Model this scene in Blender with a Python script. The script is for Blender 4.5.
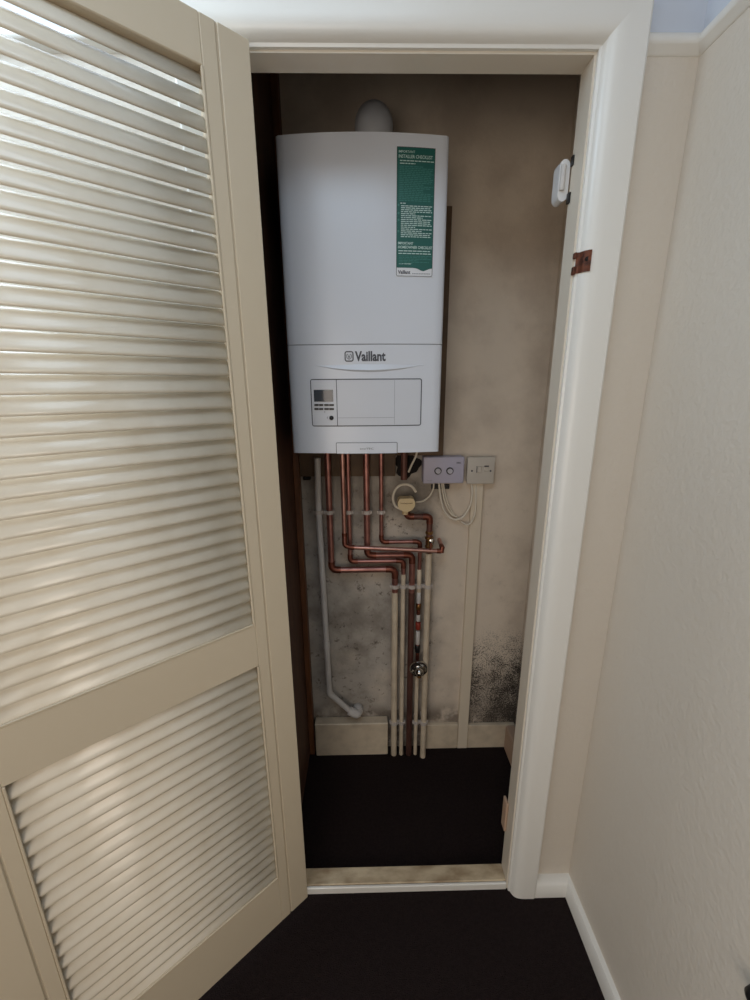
import bpy, bmesh, math, random
from mathutils import Vector, Matrix
random.seed(4)
C = bpy.context.scene.collection
for o in list(bpy.data.objects): bpy.data.objects.remove(o)

# ------------------------------------------------------------------ camera
FPX, PITCH, YAW, ROLL = 414.791, -0.266262, 0.016479, -0.006684
CAM = Vector((-0.39772, -0.88362, 1.44724))
fw = Vector((math.sin(YAW)*math.cos(PITCH), math.cos(YAW)*math.cos(PITCH), math.sin(PITCH)))
rt = fw.cross(Vector((0, 0, 1))).normalized(); up = rt.cross(fw)
rt, up = rt*math.cos(ROLL)+up*math.sin(ROLL), up*math.cos(ROLL)-rt*math.sin(ROLL)
cd = bpy.data.cameras.new('camera'); cam = bpy.data.objects.new('camera', cd); C.objects.link(cam)
cd.sensor_fit = 'VERTICAL'; cd.sensor_height = 36; cd.lens = 36*FPX/1000; cd.clip_start = 0.02
cam.matrix_world = Matrix(((rt.x, up.x, -fw.x, CAM.x), (rt.y, up.y, -fw.y, CAM.y), (rt.z, up.z, -fw.z, CAM.z), (0, 0, 0, 1)))
bpy.context.scene.camera = cam

# ------------------------------------------------------------------ world, lights, exposure
w = bpy.data.worlds.new('world'); bpy.context.scene.world = w; w.use_nodes = True
w.node_tree.nodes['Background'].inputs[0].default_value = (0.55, 0.68, 1, 1)
w.node_tree.nodes['Background'].inputs[1].default_value = 0.3

def area(name, loc, target, sx, sy, power, col):
    l = bpy.data.lights.new(name, 'AREA'); l.shape = 'RECTANGLE'; l.size = sx; l.size_y = sy; l.energy = power; l.color = col
    o = bpy.data.objects.new(name, l); C.objects.link(o); o.location = loc
    o.rotation_euler = (Vector(target)-Vector(loc)).to_track_quat('-Z', 'Y').to_euler()
    return o
area('rooflight_daylight', (-0.62, -1.0, 2.37), (-0.62, -1.0, 0), 0.8, 0.9, 8.5, (0.64, 0.82, 1))
area('rear_fill', (-0.95, -2.3, 1.15), (-0.3, 0, 0.6), 0.9, 1.1, 13.5, (1.0, 0.86, 0.73))  # added warm fill, low behind the camera; no window stands there
area('left_fill', (-2.3, -1.95, 1.0), (0.17, -0.5, 0.4), 0.9, 1.2, 5.5, (1.0, 0.90, 0.78))  # added fill from the left to brighten the right wall; unseen source
area('landing_rooflight', (-1.22, -0.24, 2.37), (-1.22, -0.24, 1.2), 0.75, 0.32, 9.5, (0.68, 0.85, 1))
area('landing_window', (-2.3, -0.35, 1.8), (-0.9, -0.25, 1.2), 0.5, 1.0, 12, (0.80, 0.90, 1))

vs = bpy.context.scene.view_settings
vs.view_transform = 'Standard'; vs.look = 'None'; vs.gamma = 1; vs.use_curve_mapping = False
vs.exposure = -0.14

# ------------------------------------------------------------------ pixel to point on a real plane
def ray(x, y): return fw + rt*((x-375)/FPX) - up*((y-500)/FPX)
def aty(x, y, Y):
    d = ray(x, y); return CAM + d*((Y-CAM.y)/d.y)
def atx(x, y, X):
    d = ray(x, y); return CAM + d*((X-CAM.x)/d.x)

# ------------------------------------------------------------------ materials
def srgb(r, g, b):
    f = lambda c: (c/255/12.92) if c/255 <= 0.04045 else ((c/255+0.055)/1.055)**2.4
    return (f(r), f(g), f(b), 1)
def mat(name, col, rough=0.5, metal=0.0, bump=0, bscale=100, var=0, vscale=6, var_col=None, coat=0, bdist=0.002, stretch=None):
    m = bpy.data.materials.new(name); m.use_nodes = True
    nt = m.node_tree; b = nt.nodes['Principled BSDF']
    b.inputs['Base Color'].default_value = col; b.inputs['Roughness'].default_value = rough
    b.inputs['Metallic'].default_value = metal; b.inputs['Coat Weight'].default_value = coat
    tc = nt.nodes.new('ShaderNodeNewGeometry'); mp = nt.nodes.new('ShaderNodeMapping')
    nt.links.new(tc.outputs['Position'], mp.inputs['Vector'])
    if stretch: mp.inputs['Scale'].default_value = stretch
    if var:
        n = nt.nodes.new('ShaderNodeTexNoise'); n.inputs['Scale'].default_value = vscale; n.inputs['Detail'].default_value = 6
        r = nt.nodes.new('ShaderNodeMapRange'); r.inputs[1].default_value = 0.4; r.inputs[2].default_value = 0.7
        r.inputs[4].default_value = var
        x = nt.nodes.new('ShaderNodeMix'); x.data_type = 'RGBA'
        x.inputs[6].default_value = col; x.inputs[7].default_value = var_col or tuple(c*0.6 for c in col[:3])+(1,)
        nt.links.new(mp.outputs[0], n.inputs['Vector']); nt.links.new(n.outputs[0], r.inputs[0])
        nt.links.new(r.outputs[0], x.inputs[0]); nt.links.new(x.outputs[2], b.inputs['Base Color'])
    if bump:
        n = nt.nodes.new('ShaderNodeTexNoise'); n.inputs['Scale'].default_value = bscale; n.inputs['Detail'].default_value = 3
        u = nt.nodes.new('ShaderNodeBump'); u.inputs['Strength'].default_value = bump; u.inputs['Distance'].default_value = bdist
        nt.links.new(mp.outputs[0], n.inputs['Vector']); nt.links.new(n.outputs[0], u.inputs['Height'])
        nt.links.new(u.outputs[0], b.inputs['Normal'])
    return m
M = {}
M['wall'] = mat('cream_wallpaper', srgb(212, 203, 190), 0.6, bump=0.4, bscale=95, bdist=0.004, var=0.15, vscale=3, var_col=srgb(202, 192, 178))
M['frieze'] = mat('white_frieze_paint', srgb(204, 210, 220), 0.6, bump=0.2, bscale=60)
M['trim'] = mat('white_gloss_trim', srgb(228, 225, 218), 0.32, bump=0.12, bscale=25)
M['lining'] = mat('cream_gloss_lining', srgb(222, 212, 196), 0.4, bump=0.1, bscale=25)
M['door'] = mat('cream_door_paint', srgb(204, 190, 166), 0.38, bump=0.12, bscale=40)
M['slat'] = mat('cream_slat_paint', srgb(226, 217, 200), 0.22, bump=0.3, bscale=18, bdist=0.004, var=0.4, vscale=14, var_col=srgb(204, 190, 166))
M['carpet'] = mat('black_brown_carpet', srgb(40, 31, 30), 0.95, bump=1.0, bscale=350, bdist=0.006, var=0.6, vscale=120, var_col=srgb(26, 19, 19))
M['boiler'] = mat('white_enamel', srgb(214, 218, 226), 0.3, bump=0.03, bscale=8)
M['boiler_flap'] = mat('pale_grey_plastic', srgb(208, 211, 218), 0.38)
M['seam'] = mat('dark_seam', srgb(70, 74, 82), 0.6)
M['soft_seam'] = mat('grey_seam', srgb(158, 162, 170), 0.6)
M['logo'] = mat('dark_grey_lettering', srgb(72, 74, 82), 0.5)
M['lcd'] = mat('dark_lcd', srgb(48, 56, 66), 0.12)
M['black'] = mat('black_plastic', srgb(16, 15, 17), 0.4)
M['green'] = mat('green_print', srgb(24, 92, 84), 0.45)
M['green_light'] = mat('pale_green_print', srgb(60, 122, 112), 0.45)
M['ink'] = mat('pale_print', srgb(196, 220, 214), 0.5)
M['paper'] = mat('white_paper', srgb(224, 226, 230), 0.5)
M['copper'] = mat('copper', srgb(178, 126, 116), 0.32, 0.8, var=0.7, vscale=25, var_col=srgb(122, 80, 74))
M['copper_bright'] = mat('bright_copper', srgb(208, 160, 146), 0.3, 0.85, var=0.6, vscale=30, var_col=srgb(150, 96, 86))
M['copper_dark'] = mat('brown_tarnished_copper', srgb(112, 76, 66), 0.5, 0.5, var=0.7, vscale=18, var_col=srgb(78, 52, 46))
M['solder'] = mat('tarnished_fitting', srgb(140, 84, 68), 0.4, 0.85, var=0.7, vscale=60, var_col=srgb(84, 50, 42))
M['brass'] = mat('dull_brass', srgb(150, 112, 66), 0.35, 0.9, var=0.6, vscale=60, var_col=srgb(90, 62, 40))
M['chrome'] = mat('chrome', srgb(200, 198, 194), 0.12, 1.0)
M['pipe_paint'] = mat('cream_painted_pipe', srgb(216, 200, 176), 0.4, var=0.5, vscale=20, var_col=srgb(170, 154, 134), bump=0.1, bscale=40)
M['pvc'] = mat('white_pvc', srgb(208, 204, 200), 0.45, var=0.35, vscale=12, var_col=srgb(168, 160, 152))
M['clip'] = mat('white_clip', srgb(196, 186, 178), 0.5)
M['cable'] = mat('white_cable', srgb(228, 218, 200), 0.5)
M['valve_head'] = mat('yellowed_plastic', srgb(220, 196, 152), 0.5)
M['control'] = mat('lilac_grey_plastic', srgb(192, 188, 206), 0.45)
M['switch'] = mat('cream_switch_plastic', srgb(204, 196, 184), 0.4)
M['knob_face'] = mat('pale_knob', srgb(196, 194, 204), 0.4)
M['hardboard'] = mat('brown_stained_timber', srgb(88, 56, 36), 0.6, var=0.8, vscale=9, var_col=srgb(48, 28, 18), stretch=(8, 8, 1), bump=0.3, bscale=30)
M['timber'] = mat('orange_brown_timber', srgb(112, 70, 42), 0.55, var=0.7, vscale=7, var_col=srgb(72, 42, 26), stretch=(10, 10, 1))
M['board'] = mat('brown_board', srgb(106, 84, 62), 0.7, var=0.7, vscale=8, var_col=srgb(66, 50, 38))
M['trunk'] = mat('cream_trunking', srgb(226, 212, 190), 0.45)
M['rust'] = mat('rusty_metal', srgb(112, 62, 40), 0.6, 0.4, var=0.9, vscale=90, var_col=srgb(52, 28, 20), bump=0.6, bscale=150)
M['catch'] = mat('white_catch_plastic', srgb(222, 222, 222), 0.35)
M['pink'] = mat('bare_wood_block', srgb(188, 158, 134), 0.6)
M['hole'] = mat('dark_hole', srgb(26, 21, 19), 0.9)  # near black, paints the shade inside the wall hole; also bracket and screw
M['sill'] = mat('worn_painted_sill', srgb(206, 188, 158), 0.5, var=0.85, vscale=13, var_col=srgb(134, 108, 78), stretch=(1, 2.2, 1), bump=0.3, bscale=30)
M['flue'] = mat('white_flue', srgb(190, 192, 196), 0.45)
M['red'] = mat('red_handle', srgb(140, 50, 34), 0.5)

M['carpet'].node_tree.nodes['Principled BSDF'].inputs['Specular IOR Level'].default_value = 0.12
def back_wall_material():
    """old cream paint, bare grey plaster below the boiler, black mould in the lower right"""
    m = bpy.data.materials.new('damp_plaster_wall'); m.use_nodes = True
    nt = m.node_tree; N = nt.nodes; L = nt.links; b = N['Principled BSDF']; b.inputs['Roughness'].default_value = 0.75
    g = N.new('ShaderNodeNewGeometry'); s = N.new('ShaderNodeSeparateXYZ'); L.new(g.outputs['Position'], s.inputs[0])
    def noise(sc, det=6, rough=0.6):
        n = N.new('ShaderNodeTexNoise'); n.inputs['Scale'].default_value = sc; n.inputs['Detail'].default_value = det
        n.inputs['Roughness'].default_value = rough; L.new(g.outputs['Position'], n.inputs['Vector']); return n.outputs[0]
    def mr(v, a, c, lo=0.0, hi=1.0):
        r = N.new('ShaderNodeMapRange'); r.inputs[1].default_value = a; r.inputs[2].default_value = c
        r.inputs[3].default_value = lo; r.inputs[4].default_value = hi; r.interpolation_type = 'SMOOTHSTEP'
        L.new(v, r.inputs[0]); return r.outputs[0]
    def mth(op, a, c):
        q = N.new('ShaderNodeMath'); q.operation = op
        for i, v in enumerate((a, c)):
            if isinstance(v, (int, float)): q.inputs[i].default_value = v
            else: L.new(v, q.inputs[i])
        return q.outputs[0]
    def mix(f, a, c):
        x = N.new('ShaderNodeMix'); x.data_type = 'RGBA'; L.new(f, x.inputs[0])
        for i, v in ((6, a), (7, c)):
            if isinstance(v, tuple): x.inputs[i].default_value = v
            else: L.new(v, x.inputs[i])
        return x.outputs[2]
    X, Z = s.outputs[0], s.outputs[2]
    wob = mth('MULTIPLY', mth('SUBTRACT', noise(7), 0.5), 0.16)
    Xw = mth('ADD', X, wob); Zw = mth('ADD', Z, wob)
    cream = mix(mr(noise(5), 0.4, 0.7), srgb(222, 208, 190), srgb(202, 187, 170))
    grey = mix(mr(noise(9), 0.35, 0.7), srgb(182, 174, 164), srgb(140, 132, 122))
    gm = mth('MULTIPLY', mr(Xw, -0.20, -0.10, 1, 0), mr(Zw, 1.24, 1.30, 1, 0))
    low = mth('MULTIPLY', mr(Xw, -0.36, -0.30, 1, 0), mr(Zw, 0.8, 0.6, 0, 1))
    gm = mth('MULTIPLY', gm, mr(noise(4), 0.30, 0.52, 0.45, 1))
    col = mix(gm, cream, grey)
    # brown water marks and flaked spots
    spots = mth('MULTIPLY', mr(noise(38, 8, 0.75), 0.56, 0.66), mr(Xw, -0.2, -0.1, 1, 0.12))
    spots = mth('MULTIPLY', spots, mr(Z, 1.25, 1.0, 0, 0.75))
    col = mix(spots, col, srgb(78, 66, 56))
    edge = mth('MULTIPLY', mr(Z, 0.14, 0.24, 0.75, 0), mr(noise(14), 0.35, 0.6))
    col = mix(edge, col, srgb(84, 70, 58))
    # black mould: lower right corner, denser down and to the right
    mm = mth('MULTIPLY', mr(X, -0.005, 0.006), mr(Zw, 0.60, 0.42))
    mm2 = mth('ADD', mth('MULTIPLY', mr(Zw, 0.60, 0.30), 0.12), mth('MULTIPLY', mr(Xw, 0.06, 0.17), 0.05))
    film = mth('MULTIPLY', mr(Zw, 0.45, 0.14, 0, 0.6), mr(X, -0.005, 0.006))
    film = mth('MULTIPLY', film, mr(noise(16), 0.3, 0.6, 0.6, 1))
    col = mix(film, col, srgb(118, 108, 97))
    md = mth('MULTIPLY', mr(mth('ADD', noise(190, 8, 0.8), mth('ADD', mm2, mth('MULTIPLY', mth('SUBTRACT', noise(13), 0.5), 0.35))), 0.57, 0.69), mm)
    col = mix(md, col, srgb(62, 55, 48))
    L.new(col, b.inputs['Base Color'])
    u = N.new('ShaderNodeBump'); u.inputs['Strength'].default_value = 0.35; u.inputs['Distance'].default_value = 0.004
    L.new(noise(30, 6, 0.7), u.inputs['Height']); L.new(u.outputs[0], b.inputs['Normal'])
    return m
M['back'] = back_wall_material()

# ------------------------------------------------------------------ helpers
def obj(name, bm, m, parent=None, smooth=False, loc=None):
    me = bpy.data.meshes.new(name)
    bmesh.ops.recalc_face_normals(bm, faces=bm.faces)
    bm.to_mesh(me); bm.free()
    me.materials.append(M[m] if isinstance(m, str) else m)
    if smooth:
        for p in me.polygons: p.use_smooth = True
    o = bpy.data.objects.new(name, me); C.objects.link(o)
    if parent: o.parent = parent
    if loc is not None: o.location = loc
    return o
def autosmooth(o, ang=35):
    me = o.data
    for p in me.polygons: p.use_smooth = True
    b = bmesh.new(); b.from_mesh(me)
    for e in b.edges:
        e.smooth = not (len(e.link_faces) == 2 and e.calc_face_angle(0) > math.radians(ang))
    b.to_mesh(me); b.free(); return o
def tag(o, label, cat, group=None, kind=None):
    o['label'] = label; o['category'] = cat
    if group: o['group'] = group
    if kind: o['kind'] = kind
    return o
def struct(o, label=None):
    o['kind'] = 'structure'
    if label: o['label'] = label; o['category'] = label.split('|')[1] if '|' in label else 'structure'
    return o
def empty(name, loc=(0, 0, 0)):
    o = bpy.data.objects.new(name, None); C.objects.link(o); o.location = loc; o.empty_display_size = 0.05
    return o
def box(bm, x0, x1, y0, y1, z0, z1, bev=0, seg=1):
    t = bmesh.new() if bev else bm
    vs_ = [t.verts.new((x, y, z)) for x in (x0, x1) for y in (y0, y1) for z in (z0, z1)]
    for f in ((0, 1, 3, 2), (4, 6, 7, 5), (0, 4, 5, 1), (2, 3, 7, 6), (0, 2, 6, 4), (1, 5, 7, 3)): t.faces.new([vs_[i] for i in f])
    if bev:
        bmesh.ops.bevel(t, geom=list(t.edges), offset=bev, segments=seg, affect='EDGES', profile=0.5)
        me = bpy.data.meshes.new('t'); t.to_mesh(me); t.free(); bm.from_mesh(me); bpy.data.meshes.remove(me)
    return bm
def mkbox(*a, bev=0, seg=1): return box(bmesh.new(), *a, bev=bev, seg=seg)
def prism(bm, poly, fn, a, c):
    """extrude 2D poly between a and c; fn(u, v, w) -> point"""
    A = [bm.verts.new(fn(u, v, a)) for u, v in poly]; B = [bm.verts.new(fn(u, v, c)) for u, v in poly]
    n = len(poly); bm.faces.new(A); bm.faces.new(B[::-1])
    for i in range(n): bm.faces.new((A[i], B[i], B[(i+1) % n], A[(i+1) % n]))
    return bm
def fillet(pts, r):
    pts = [Vector(p) for p in pts]; out = [pts[0]]; arcs = []
    for i in range(1, len(pts)-1):
        p, a, b = pts[i], pts[i-1]-pts[i], pts[i+1]-pts[i]
        la, lb = a.length, b.length; a.normalize(); b.normalize()
        ang = math.acos(max(-1, min(1, a.dot(b))))
        if ang > math.radians(172): out.append(p); continue
        t = min(r/math.tan(ang/2), la*0.48, lb*0.48)
        A, B = p+a*t, p+b*t; seg = []
        for k in range(8):
            q = k/7; seg.append((A*(1-q)+p*q)*(1-q)+(p*(1-q)+B*q)*q)
        out += seg; arcs.append([A+a*0.011]+seg+[B+b*0.011])
    out.append(pts[-1]); return out, arcs
def tube(bm, pts, r, n=14, cap=True):
    pts = [Vector(p) for p in pts]
    T = [(pts[min(i+1, len(pts)-1)]-pts[max(i-1, 0)]).normalized() for i in range(len(pts))]
    up_ = Vector((0, 0, 1)) if abs(T[0].z) < 0.9 else Vector((0, 1, 0))
    nrm = (up_-T[0]*up_.dot(T[0])).normalized(); rings = []
    for i, p in enumerate(pts):
        nrm = (nrm-T[i]*nrm.dot(T[i])).normalized(); bi = T[i].cross(nrm)
        rr = r[i] if isinstance(r, (list, tuple)) else r
        rings.append([bm.verts.new(p+(nrm*math.cos(2*math.pi*k/n)+bi*math.sin(2*math.pi*k/n))*rr) for k in range(n)])
    for A, B in zip(rings, rings[1:]):
        for k in range(n): bm.faces.new((A[k], A[(k+1) % n], B[(k+1) % n], B[k]))
    if cap: bm.faces.new(rings[0][::-1]); bm.faces.new(rings[-1])
    return bm
def lathe(bm, prof, origin, axis='Y', n=24):
    """prof: list of (radius, height along axis)"""
    O = Vector(origin); rings = []
    for r, h in prof:
        ring = []
        for k in range(n):
            a = 2*math.pi*k/n; c, s = math.cos(a)*r, math.sin(a)*r
            ring.append(bm.verts.new(O+Vector({'Y': (c, h, s), 'Z': (c, s, h), 'X': (h, c, s)}[axis])))
        rings.append(ring)
    for A, B in zip(rings, rings[1:]):
        for k in range(n): bm.faces.new((A[k], A[(k+1) % n], B[(k+1) % n], B[k]))
    bm.faces.new(rings[0]); bm.faces.new(rings[-1]); return bm
def smooth_path(pts, n=6):
    P = [Vector(p) for p in pts]; P = [P[0]*2-P[1]]+P+[P[-1]*2-P[-2]]; out = []
    for i in range(1, len(P)-2):
        for k in range(n):
            t = k/n; a, b, c, d = P[i-1:i+3]
            out.append(0.5*((2*b)+(c-a)*t+(2*a-5*b+4*c-d)*t*t+(3*b-a-3*c+d)*t**3))
    out.append(P[-2]); return out
def text_obj(name, s, m, origin, height, width, parent, depth=0.0004, shear=0, bold=0, ydir=None):
    """flat print facing -Y; lower left corner at origin; scaled to the height and width given"""
    cu = bpy.data.curves.new(name, 'FONT'); cu.body = s; cu.size = 1; cu.offset = bold; cu.resolution_u = 2
    cu.extrude = 0
    t = bpy.data.objects.new('tmp', cu); C.objects.link(t)
    bpy.context.view_layer.update()
    me = bpy.data.meshes.new_from_object(t.evaluated_get(bpy.context.evaluated_depsgraph_get()))
    bpy.data.objects.remove(t)
    xs = [v.co.x for v in me.vertices]; ys = [v.co.y for v in me.vertices]
    x0, x1, y0, y1 = min(xs), max(xs), min(ys), max(ys)
    for v in me.vertices:
        u, q = (v.co.x-x0)/(x1-x0)*width, (v.co.y-y0)/(y1-y0)*height
        X = origin[0]+u; Yv = origin[1] if ydir is None else ydir(X)
        v.co = Vector((X, Yv-depth, origin[2]+q))
    me.materials.clear(); me.materials.append(M[m])
    o = bpy.data.objects.new(name, me); C.objects.link(o); o.parent = parent; return o

# ------------------------------------------------------------------ dimensions (metres)
XL, H, YB, D = -0.602, 1.9965, 0.515, 0.047     # opening left edge, opening height, cupboard back wall, lining depth
XW = 0.1826                                     # hall right wall
XS, XSR = -0.648, 0.190                         # cupboard side walls
ZC = 2.40

# ------------------------------------------------------------------ setting
struct(obj('floor', mkbox(-2.6, 0.30, -2.6, YB+0.02, -0.05, 0), 'carpet'))
struct(obj('ceiling', mkbox(-2.6, 0.30, -2.6, 0.60, ZC, ZC+0.05), 'frieze'))
bm = bmesh.new()   # front wall with the cupboard opening, up to the rail
box(bm, -2.6, XL-0.02, 0, 0.07, 0, 2.01); box(bm, 0.02, XW+0.05, 0, 0.07, 0, 2.01)
wf = struct(obj('wall_front', bm, 'wall'))
obj('frieze', mkbox(-2.6, XW+0.05, 0.0, 0.07, 2.02, ZC), 'frieze', wf)
wr = struct(obj('wall_right', mkbox(XW, XW+0.08, -2.6, 0.0, 0, 2.01), 'wall'))
obj('frieze', mkbox(XW, XW+0.08, -2.6, 0.0, 2.01, ZC), 'frieze', wr)
struct(obj('wall_rear', mkbox(-2.6, XW+0.08, -2.65, -2.6, 0, ZC), 'wall'))
struct(obj('wall_left', mkbox(-2.65, -2.6, -2.6, 0.07, 0, ZC), 'wall'))
bk = struct(obj('wall_back', mkbox(XS-0.05, XSR+0.05, YB, YB+0.06, 0, ZC), 'back'))
struct(obj('ceiling_cupboard', mkbox(XS, XSR, 0.07, YB, 2.28, 2.30), 'hardboard'))
struct(obj('wall_cupboard_left', mkbox(XS-0.04, XS, 0.07, YB, 0, ZC), 'hardboard'))
struct(obj('wall_cupboard_right', mkbox(XSR, XSR+0.05, 0.07, YB, 0, ZC), 'back'))

# door lining: left post, right post, head, and the worn sill
bm = bmesh.new(); box(bm, 0, 0.035, 0, D, 0, H+0.02)
struct(obj('trim_lining_right', bm, 'lining'))
struct(obj('trim_lining_left', mkbox(XL-0.02, XL, 0, D, 0, H+0.02), 'lining'))
struct(obj('trim_lining_head', mkbox(XL, 0, 0, D, H, H+0.024), 'lining'))
sl = struct(obj('trim_sill', mkbox(XL, 0, 0.0045, 0.050, 0, 0.026, bev=0.002), 'sill'))
obj('sill_nosing', mkbox(XL, 0, -0.004, 0.0040, 0, 0.024, bev=0.002), 'trim', sl)

# moulded casing, mitred round the opening
PROF = [(0.004, 0), (0.004, -0.0065), (0.0085, -0.0085), (0.0100, -0.0115), (0.0135, -0.0185), (0.0190, -0.0235), (0.026, -0.0262), (0.034, -0.0278), (0.041, -0.0285), (0.073, -0.0290), (0.0768, -0.0265), (0.0768, 0)]
def casing(name, ring_a, ring_b):
    bm = bmesh.new(); A = [bm.verts.new(ring_a(s, y)) for s, y in PROF]; B = [bm.verts.new(ring_b(s, y)) for s, y in PROF]
    n = len(PROF); bm.faces.new(A); bm.faces.new(B)
    for i in range(n): bm.faces.new((A[i], A[(i+1) % n], B[(i+1) % n], B[i]))
    return struct(autosmooth(obj(name, bm, 'trim'), 25))
XLC = XL-0.033
casing('trim_casing_right', lambda s, y: (s, y, 0), lambda s, y: (s, y, H+s))
casing('trim_casing_head', lambda s, y: (s, y, H+s), lambda s, y: (XLC-s, y, H+s))
casing('trim_casing_left', lambda s, y: (XLC-s, y, 0), lambda s, y: (XLC-s, y, H+s))
# picture rails and skirtings of the hall
RAIL = [(0, 1.994), (0.003, 1.995), (0.005, 2.0), (0.012, 2.004), (0.014, 2.008), (0.014, 2.017), (0.009, 2.022), (0, 2.024)]
struct(autosmooth(obj('trim_rail_front', prism(bmesh.new(), RAIL, lambda u, v, w_: (w_, -u, v), 0.0768, XW), 'trim'), 50))
struct(autosmooth(obj('trim_rail_right', prism(bmesh.new(), RAIL, lambda u, v, w_: (XW-u, w_, v), -2.6, 0.0), 'trim'), 50))
struct(autosmooth(obj('trim_rail_front_left', prism(bmesh.new(), RAIL, lambda u, v, w_: (w_, -u, v), -2.6, XLC-0.0768), 'trim'), 50))
SK = [(0, 0), (0.016, 0), (0.016, 0.046), (0.012, 0.053), (0, 0.055)]
struct(autosmooth(obj('baseboard_front', prism(bmesh.new(), SK, lambda u, v, w_: (w_, -u*1.7, v), 0.0768, XW), 'trim'), 50))
struct(autosmooth(obj('baseboard_right', prism(bmesh.new(), SK, lambda u, v, w_: (XW-u, w_, v), -2.6, 0.0), 'trim'), 50))
struct(autosmooth(obj('baseboard_front_left', prism(bmesh.new(), SK, lambda u, v, w_: (w_, -u, v), -2.6, XLC-0.0768), 'trim'), 50))
# skirtings in the cupboard
struct(obj('baseboard_back_left', mkbox(-0.621, -0.330, 0.474, YB, 0, 0.155, bev=0.003), 'pipe_paint'))
struct(obj('baseboard_back_middle', mkbox(-0.172, -0.0425, 0.498, YB, 0, 0.119, bev=0.002), 'pipe_paint'))
struct(obj('baseboard_back_right', mkbox(-0.0005, XSR, 0.498, YB, 0, 0.113, bev=0.002), 'pipe_paint'))
struct(obj('baseboard_side_right', mkbox(0.152, XSR, 0.40, 0.497, 0, 0.112, bev=0.004), 'pink'))

# ------------------------------------------------------------------ louvred door, standing open at 45 degrees
PA = Vector((-0.5816, -0.0400, 0.0)); ang = math.radians(40.956)
DT = 0.026
door = empty('door_1', (PA.x, PA.y, 0.051))
door['kind'] = 'structure'; door['label'] = 'cream louvred cupboard door standing half open into the hall'; door['category'] = 'door'
# local frame: x along the leaf away from the hinge, y towards the back face, z up
dx = Vector((-math.cos(ang), -math.sin(ang), 0)); dy = Vector((-math.sin(ang), math.cos(ang), 0))
door.matrix_world = Matrix(((dx.x, dy.x, 0, PA.x), (dx.y, dy.y, 0, PA.y), (dx.z, dy.z, 1, 0.051), (0, 0, 0, 1)))
DH = 1.938; Z0 = 0.051
zl = lambda z: z-Z0
S0, S1, S2, S3, S4 = 0.0, 0.056, 0.081, 0.510, 0.535
SE = 0.591
def dpart(name, bm, m='door', **kw): return obj(name, bm, m, door, **kw)
dpart('edge_strip', mkbox(S0, S1-0.003, 0, DT, 0, DH, bev=0.0015))
dpart('stile', mkbox(S1, S2, 0, DT, 0, DH, bev=0.0015))
dpart('stile', mkbox(S3, S4-0.003, 0, DT, 0, DH, bev=0.0015))
dpart('edge_strip', mkbox(S4, SE, 0, DT, 0, DH, bev=0.0015))
dpart('groove_fillet', box(mkbox(S1-0.003, S1, 0.003, DT-0.003, 0, DH), S4-0.003, S4, 0.003, DT-0.003, 0, DH))
RT, RM0, RM1, RB = zl(1.922), zl(0.855), zl(0.957), zl(0.211)
dpart('top_rail', mkbox(S2, S3, 0, DT, RT, DH, bev=0.0015))
dpart('middle_rail', mkbox(S2, S3, 0, DT, RM0, RM1, bev=0.0015))
dpart('bottom_rail', mkbox(S2, S3, 0, DT, 0, RB, bev=0.0015))
# thin raised beads round the two panels
def bead(z0, z1):
    bm = bmesh.new(); e = 0.004
    box(bm, S2, S2+e, -0.0015, 0.004, z0, z1, bev=0.001); box(bm, S3-e, S3, -0.0015, 0.004, z0, z1, bev=0.001)
    box(bm, S2+e, S3-e, -0.0015, 0.004, z0, z0+e, bev=0.001)
    return dpart('panel_bead', bm)
bead(RM1, RT); bead(RB, RM0)
def slat_mesh(wd, thick, a, length):
    # cambered blade: steep at the low front edge, flatter towards the high back edge
    bm = bmesh.new(); n = 8; cen = [Vector((0, 0))]; nor = []; cam_ = math.radians(17)
    for k in range(n+1):
        q = a+cam_*(1-2*k/n); nor.append(Vector((-math.sin(q), math.cos(q))))
        if k < n:
            qm = a+cam_*(1-2*(k+0.5)/n); cen.append(cen[-1]+Vector((math.cos(qm), math.sin(qm)))*wd/n)
    mid = (cen[0]+cen[-1])/2; poly = []
    hw = lambda k: thick/2*(0.45 if k in (0, n) else 0.88 if k in (1, n-1) else 1)
    poly = [cen[k]-mid+nor[k]*hw(k) for k in range(n+1)]+[cen[k]-mid-nor[k]*hw(k) for k in range(n, -1, -1)]
    prism(bm, [(p.x, p.y) for p in poly], lambda p, q, w_: (w_, p, q), 0, length)
    bmesh.ops.recalc_face_normals(bm, faces=bm.faces)
    me = bpy.data.meshes.new('slat'); bm.to_mesh(me); bm.free()
    for i, p in enumerate(me.polygons): p.use_smooth = len(p.vertices) == 4
    me.materials.append(M['slat']); return me
sm = slat_mesh(0.0356, 0.0050, math.radians(58), S3-S2-0.002)
def slats(z0, z1, n, rnd):
    p = (z1-z0)/n
    for i in range(n):
        o = bpy.data.objects.new('slat', sm); C.objects.link(o); o.parent = door
        o.location = (S2+0.001, 0.0125, z0+p*(i+0.5))
        o.rotation_euler = (math.radians(random.uniform(-rnd, rnd)), 0, 0)
slats(RM1+0.002, RT, 34, 1.2)
slats(RB+0.002, RM0, 21, 1.0)
for z in (0.25, 1.0, 1.75):
    bm = tube(bmesh.new(), [(-0.004, DT-0.002, z), (-0.004, DT-0.002, z+0.07)], 0.004, 10)
    dpart('hinge', bm, 'brass', smooth=False)

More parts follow.
